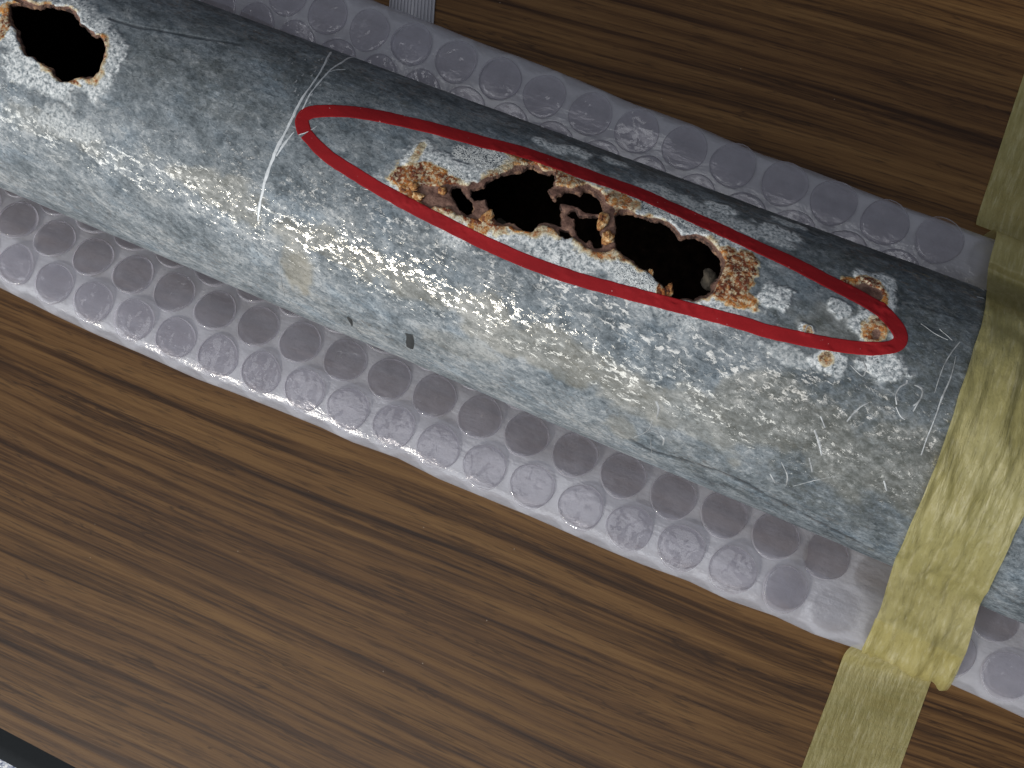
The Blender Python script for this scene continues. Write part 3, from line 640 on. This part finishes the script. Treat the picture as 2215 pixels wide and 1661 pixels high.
def resample(Pp, n):
    out = []
    for i in range(len(Pp) - 1):
        p0 = Pp[max(i - 1, 0)]; p1 = Pp[i]; p2 = Pp[i + 1]; p3 = Pp[min(i + 2, len(Pp) - 1)]
        for t in np.linspace(0, 1, 12, endpoint=False):
            out.append(.5 * ((2 * p1) + (-p0 + p2) * t + (2 * p0 - 5 * p1 + 4 * p2 - p3) * t * t + (-p0 + 3 * p1 - 3 * p2 + p3) * t ** 3))
    out.append(Pp[-1]); out = np.array(out); L = np.concatenate([[0], np.cumsum(np.linalg.norm(np.diff(out, axis=0), axis=1))])
    s = np.linspace(0, L[-1], n); return np.stack([np.interp(s, L, out[:, 0]), np.interp(s, L, out[:, 1])], 1), L[-1], out, L
def side(Pp, t):                                  # t: arc length along the profile (array)
    _, Ltot, out, L = resample(Pp, 10)
    return np.interp(t, L, out[:, 0]), np.interp(t, L, out[:, 1])
_, LN, outN, LLn = resample(PN, 10); _, LF, outF, LLf = resample(PF, 10)
def wrinkle(x, t, s):
    return (fbm(x * .35, t * .5, 80 + s, 3) - .5) * .22 + (fbm(x * 1.1, t * 1.2, 90 + s, 3) - .5) * .07
def wrap_point(which, x, t):
    x = np.asarray(x, float); t = np.asarray(t, float)
    if which == 'near':
        d, z = side(PN, t); y = near_y(x) + d; z = z * (1 - .22 * sstep(4.2, 5.0, x) * sstep(8.0, 7.2, x))
    else:
        d, z = side(PF, t); y = far_y(x) - d
    k = sstep(.8, 2.2, t) * (1 - sstep(4.5, 6.5, t))
    z = z + wrinkle(x, t, 0 if which == 'near' else 7) * k
    return np.stack([x, y, np.maximum(z, .03)], -1)
def arc_at(LL, out, idx): return LL[idx * 12]
wrap = empty('bubble_wrap', 'milky bubble wrap sheet folded up on both sides of the pipe', 'bubble wrap', (0, 0, 0))
PITCH = 1.27; RB = .56
tN0 = arc_at(LLn, outN, 5) + .22; tF0 = arc_at(LLf, outF, 6) + .10
XS = np.arange(U0, U1 + .01, .07)
def build_side(which, LL, Ltot, t0, rows, xoff, shift):
    ts = np.arange(0, Ltot + .001, .07); XX, TT = np.meshgrid(XS, ts, indexing='ij')
    Pw = wrap_point(which, XX.ravel(), TT.ravel())
    b = np.zeros(XX.size); cents = []
    for r in rows:
        t = t0 + r * PITCH * .866; off = xoff + (r % 2) * PITCH / 2
        for k in range(int((U1 - U0) / PITCH) + 1):
            x = U0 + off + k * PITCH; t = t0 + r * PITCH * (.866 if which == 'near' else .80) + shift(x)
            if x > U1 - .4 or t > Ltot - .3 or t < .3: continue
            cents.append((x, t))
    X_, T_ = XX.ravel(), TT.ravel()
    for x, t in cents:
        s = np.where((abs(X_ - x) < .8) & (abs(T_ - t) < .8))[0]
        d = np.hypot(X_[s] - x, T_[s] - t); b[s] = np.maximum(b[s], sstep(RB + .02, RB - .06, d))
    f = grid_faces(len(XS), len(ts))
    if which == 'near': f = f[:, ::-1]
    mesh_np('film', Pw, f, FILM, wrap, attrs={'bub': b})
    return cents
cN = build_side('near', LLn, LN, tN0 + .42, range(-1, 4), .35, lambda x: float(np.interp(x, [-20, -8, 4], [.12, .05, 0])))
cF = build_side('far', LLf, LF, tF0 + .45, range(-1, 4), .55, lambda x: float(np.interp(x, [-12, 5], [.42, .10])))
# bubble dome (shared mesh variants)
def dome(seed, hgt):
    n, m = 9, 28; V = [(0, 0, hgt)]; rim = [0.0]
    for i in range(1, n + 1):
        s = i / n; r = RB * math.sin(s * math.pi / 2) ** .8
        z = hgt * (max(0, 1 - s ** 6)) ** .7
        for j in range(m):
            ph = 2 * math.pi * j / m; wv = 1 + .03 * math.sin(3 * ph + seed) * s
            dz = (.03 * math.sin(2 * ph + seed * 2) + .025 * math.sin(5 * ph + seed)) * (1 - s) * s * 4 * hgt / .3
            V.append((r * wv * math.cos(ph), r * wv * math.sin(ph), z + dz)); rim.append(max(0, (s - .70) / .30) ** 1.5)
    F_ = []
    me = bpy.data.meshes.new('bubble'); 
    for j in range(m): F_.append((0, 1 + j, 1 + (j + 1) % m))
    for i in range(n - 1):
        for j in range(m): F_.append((1 + i * m + j, 1 + (i + 1) * m + j, 1 + (i + 1) * m + (j + 1) % m, 1 + i * m + (j + 1) % m))
    me.from_pydata(V, [], F_); me.polygons.foreach_set('use_smooth', [True] * len(F_))
    at = me.attributes.new('rim', 'FLOAT', 'POINT'); at.data.foreach_set('value', rim); me.materials.append(BUB); return me
domes = [dome(i * 1.7, h) for i, h in enumerate((.10, .08, .12, .07, .09, .06))]
def visible(Pt):
    v = M3 @ (Pt - CAM); px = v[0] / v[2] * F + W / 2; py = v[1] / v[2] * F + H / 2
    if not (-60 < px < W + 60 and -60 < py < H + 60): return False
    d = (Pt - CAM); L = np.linalg.norm(d); d = d / L
    aa_ = CAM[1:] - np.array([0, HC]); b_ = d[1:]; A_ = b_ @ b_; B_ = aa_ @ b_; c_ = aa_ @ aa_ - (R - .45) ** 2
    D = B_ * B_ - A_ * c_
    return D < 0 or (-B_ - D ** .5) / A_ > L
nbub = 0
for which, cents in (('near', cN), ('far', cF)):
    for x, t in cents:
        x += random.uniform(-.02, .02)
        p0 = wrap_point(which, x, t); px_ = wrap_point(which, x + .2, t) - wrap_point(which, x - .2, t); pt_ = wrap_point(which, x, t + .25) - wrap_point(which, x, t - .25)
        if not visible(p0): continue
        if (which == 'near' and t < tN0 + .30) or (which == 'far' and t < tF0 + .22): continue
        if (which == 'near' and 5.1 < x < 7.4 and t < tN0 + 1.6) or (which == 'far' and x > 5.0): continue
        ax = Vector(px_).normalized(); ay = Vector(pt_).normalized(); az = ax.cross(ay)
        if which == 'far': az = -az
        ay = az.cross(ax)
        # domes stand on the side turned to the pipe
        o = bpy.data.objects.new('bubble', random.choice(domes)); COL.objects.link(o); o.parent = wrap
        mt = Matrix((ax, ay, az)).transposed() @ Matrix.Rotation(random.uniform(0, 6.28), 3, 'Z')
        o.matrix_local = Matrix.Translation(Vector(p0) + az * .004) @ mt.to_4x4(); nbub += 1
print('bubbles', nbub)

# ------------------------------------------------------------------ masking tape
tape = empty('masking_tape', 'strip of yellow masking tape stuck across the pipe, wrap and table', 'tape', (0, 0, 0))
def catmull(Q, k):
    n = len(Q); out = []
    for i in range(n - 1):
        p0 = Q[max(i - 1, 0)]; p1 = Q[i]; p2 = Q[i + 1]; p3 = Q[min(i + 2, n - 1)]
        for t in np.linspace(0, 1, k, endpoint=False):
            out.append(.5 * ((2 * p1) + (-p0 + p2) * t + (2 * p0 - 5 * p1 + 4 * p2 - p3) * t * t + (-p0 + 3 * p1 - 3 * p2 + p3) * t ** 3))
    out.append(Q[-1]); return np.array(out)
def strip(name, L, Rr, k=14, cols=40, wr=.02, seed=0, sag=None):
    Lc = catmull(np.array(L, float), k); Rc = catmull(np.array(Rr, float), k); V = []; S = []
    s = np.concatenate([[0], np.cumsum(np.linalg.norm(np.diff(Lc, axis=0), axis=1))])
    for i in range(len(Lc)):
        c = np.linspace(0, 1, cols)[:, None]; p = Lc[i] * (1 - c) + Rc[i] * c
        wd = np.linalg.norm(Rc[i] - Lc[i]); V.append(p); S.append(np.stack([c[:, 0] * wd, np.full(cols, s[i]), c[:, 0] * 0], 1))
    V = np.array(V); S = np.array(S)
    T = np.gradient(V, axis=0); Nn = np.cross(np.gradient(V, axis=1), T); Nn /= np.linalg.norm(Nn, axis=2)[..., None] + 1e-9
    ref = V * np.array([0, 1, 1]) - np.array([0, 0, .5]); Nn *= np.sign((Nn * ref).sum(2))[..., None]
    x = S[..., 0]; y = S[..., 1]
    amp = wr if sag is None else wr + sag(y)
    dsp = (fbm(x * 2.6, y * .5, seed, 3) - .4) * amp * 1.2 + (fbm(x * 6, y * 1.6, seed + 4, 3) - .4) * amp * .5
    V = V + Nn * np.abs(dsp)[..., None]
    ry = V[..., 1]; rz = V[..., 2] - HC; rl = np.sqrt(ry ** 2 + rz ** 2) + 1e-6
    tgt = surf_r(V[..., 0].ravel(), (R * np.arctan2(ry, rz)).ravel()).reshape(rl.shape) + .03
    k = np.where(rz > -1.0, np.maximum(tgt / rl, 1), 1); V[..., 1] = ry * k; V[..., 2] = HC + rz * k
    return mesh_np(name, V.reshape(-1, 3), grid_faces(len(Lc), cols), TAPE, tape, attrs={'surf': S.reshape(-1, 3)})
def cp(px, py, lift=.035):
    uu, ar = onpipe(px, py); th = ar / R; r_ = R + lift; return np.array([uu, r_ * math.sin(th), HC + r_ * math.cos(th)])
WT = 2.28
# far strip: from the table up to the fold of the wrap
L = []; 
yo = far_y(5.5)
for px, py in [(2262,20),(2238,92),(2214,163),(2178,272),(2142,384),(2116,463)]: L.append(onz(px, py, .03))
L = [p for p in L]; L.append(L[-1] + np.array([.03, -.30, .02]))
Rr = [p + np.array([WT, -.10, 0]) for p in L]
strip('tape_strip', L, Rr, wr=.02, seed=3)
# main strip: over the far fold, the pipe and down to the near fold
wl = onz(2150, 507, 2.2); L = [wl + np.array([-.02, .26, -1.6]), wl + np.array([-.02, .22, -.5]), wl + np.array([0, .02, .10])]
L.append(onz(2141, 560, 2.5)); L.append(onz(2135, 598, 2.6))
thA = [(2131,640),(2122,700),(2095,780),(2060,889),(2030,975),(2000,1050),(1971,1122),(1948,1180)]
L += [cp(*q) for q in thA]
L.append(onz(1931, 1223, 4.0)); L.append(onz(1903, 1317, 2.5)); L.append(onz(1884, 1365, 1.8)); L.append(onz(1866, 1403, 1.35)); L.append(onz(1866, 1405, .7)); L.append(onz(1880, 1398, .12))
Rr = [p + np.array([WT, -.10, 0]) for p in L[:5]]
for q in thA[:3]:
    uu, ar = onpipe(*q); uu += WT + .05; r_ = R + .035; ar += -.14; Rr.append(np.array([uu, r_ * math.sin(ar / R), HC + r_ * math.cos(ar / R)]))
Rr += [cp(*q) for q in [(2276,981),(2236,1062),(2201,1135),(2167,1205),(2140,1261)]]
Rr += [onz(2120,1303,4.0), onz(2093,1399,2.5), onz(2075,1440,1.8), onz(2055,1482,1.35), onz(2050,1482,.7), onz(2048,1466,.12)]
strip('tape_strip', L, Rr, wr=.035, seed=9, sag=lambda y: .22 * sstep(6.0, 8.5, y))
strip('tape_strip', [p - np.array([0, 0, .05]) for p in (L[-5] * .6 + L[-4] * .4, L[-4], L[-3], L[-2])], [p - np.array([0, 0, .05]) for p in (Rr[-5] * .4 + Rr[-4] * .6, Rr[-4], Rr[-3], Rr[-2])], wr=.02, seed=19)
# near strip on the table, its end curled up against the wrap
L = [onz(1885,1380,.85), onz(1868,1392,.60), onz(1845,1396,.48), onz(1828,1412,.40), onz(1817,1438,.12), onz(1800,1487,.04), onz(1776,1550,.03), onz(1736,1656,.03), onz(1700,1752,.03), onz(1665,1845,.03)]
Rr = [onz(2065,1442,.85), onz(2046,1452,.60), onz(2030,1457,.42), onz(2018,1464,.30), onz(2013,1476,.10), onz(2000,1512,.04), onz(1980,1568,.03), onz(1949,1656,.03), onz(1915,1752,.03), onz(1880,1845,.03)]
strip('tape_strip', L, Rr, wr=.015, seed=14)
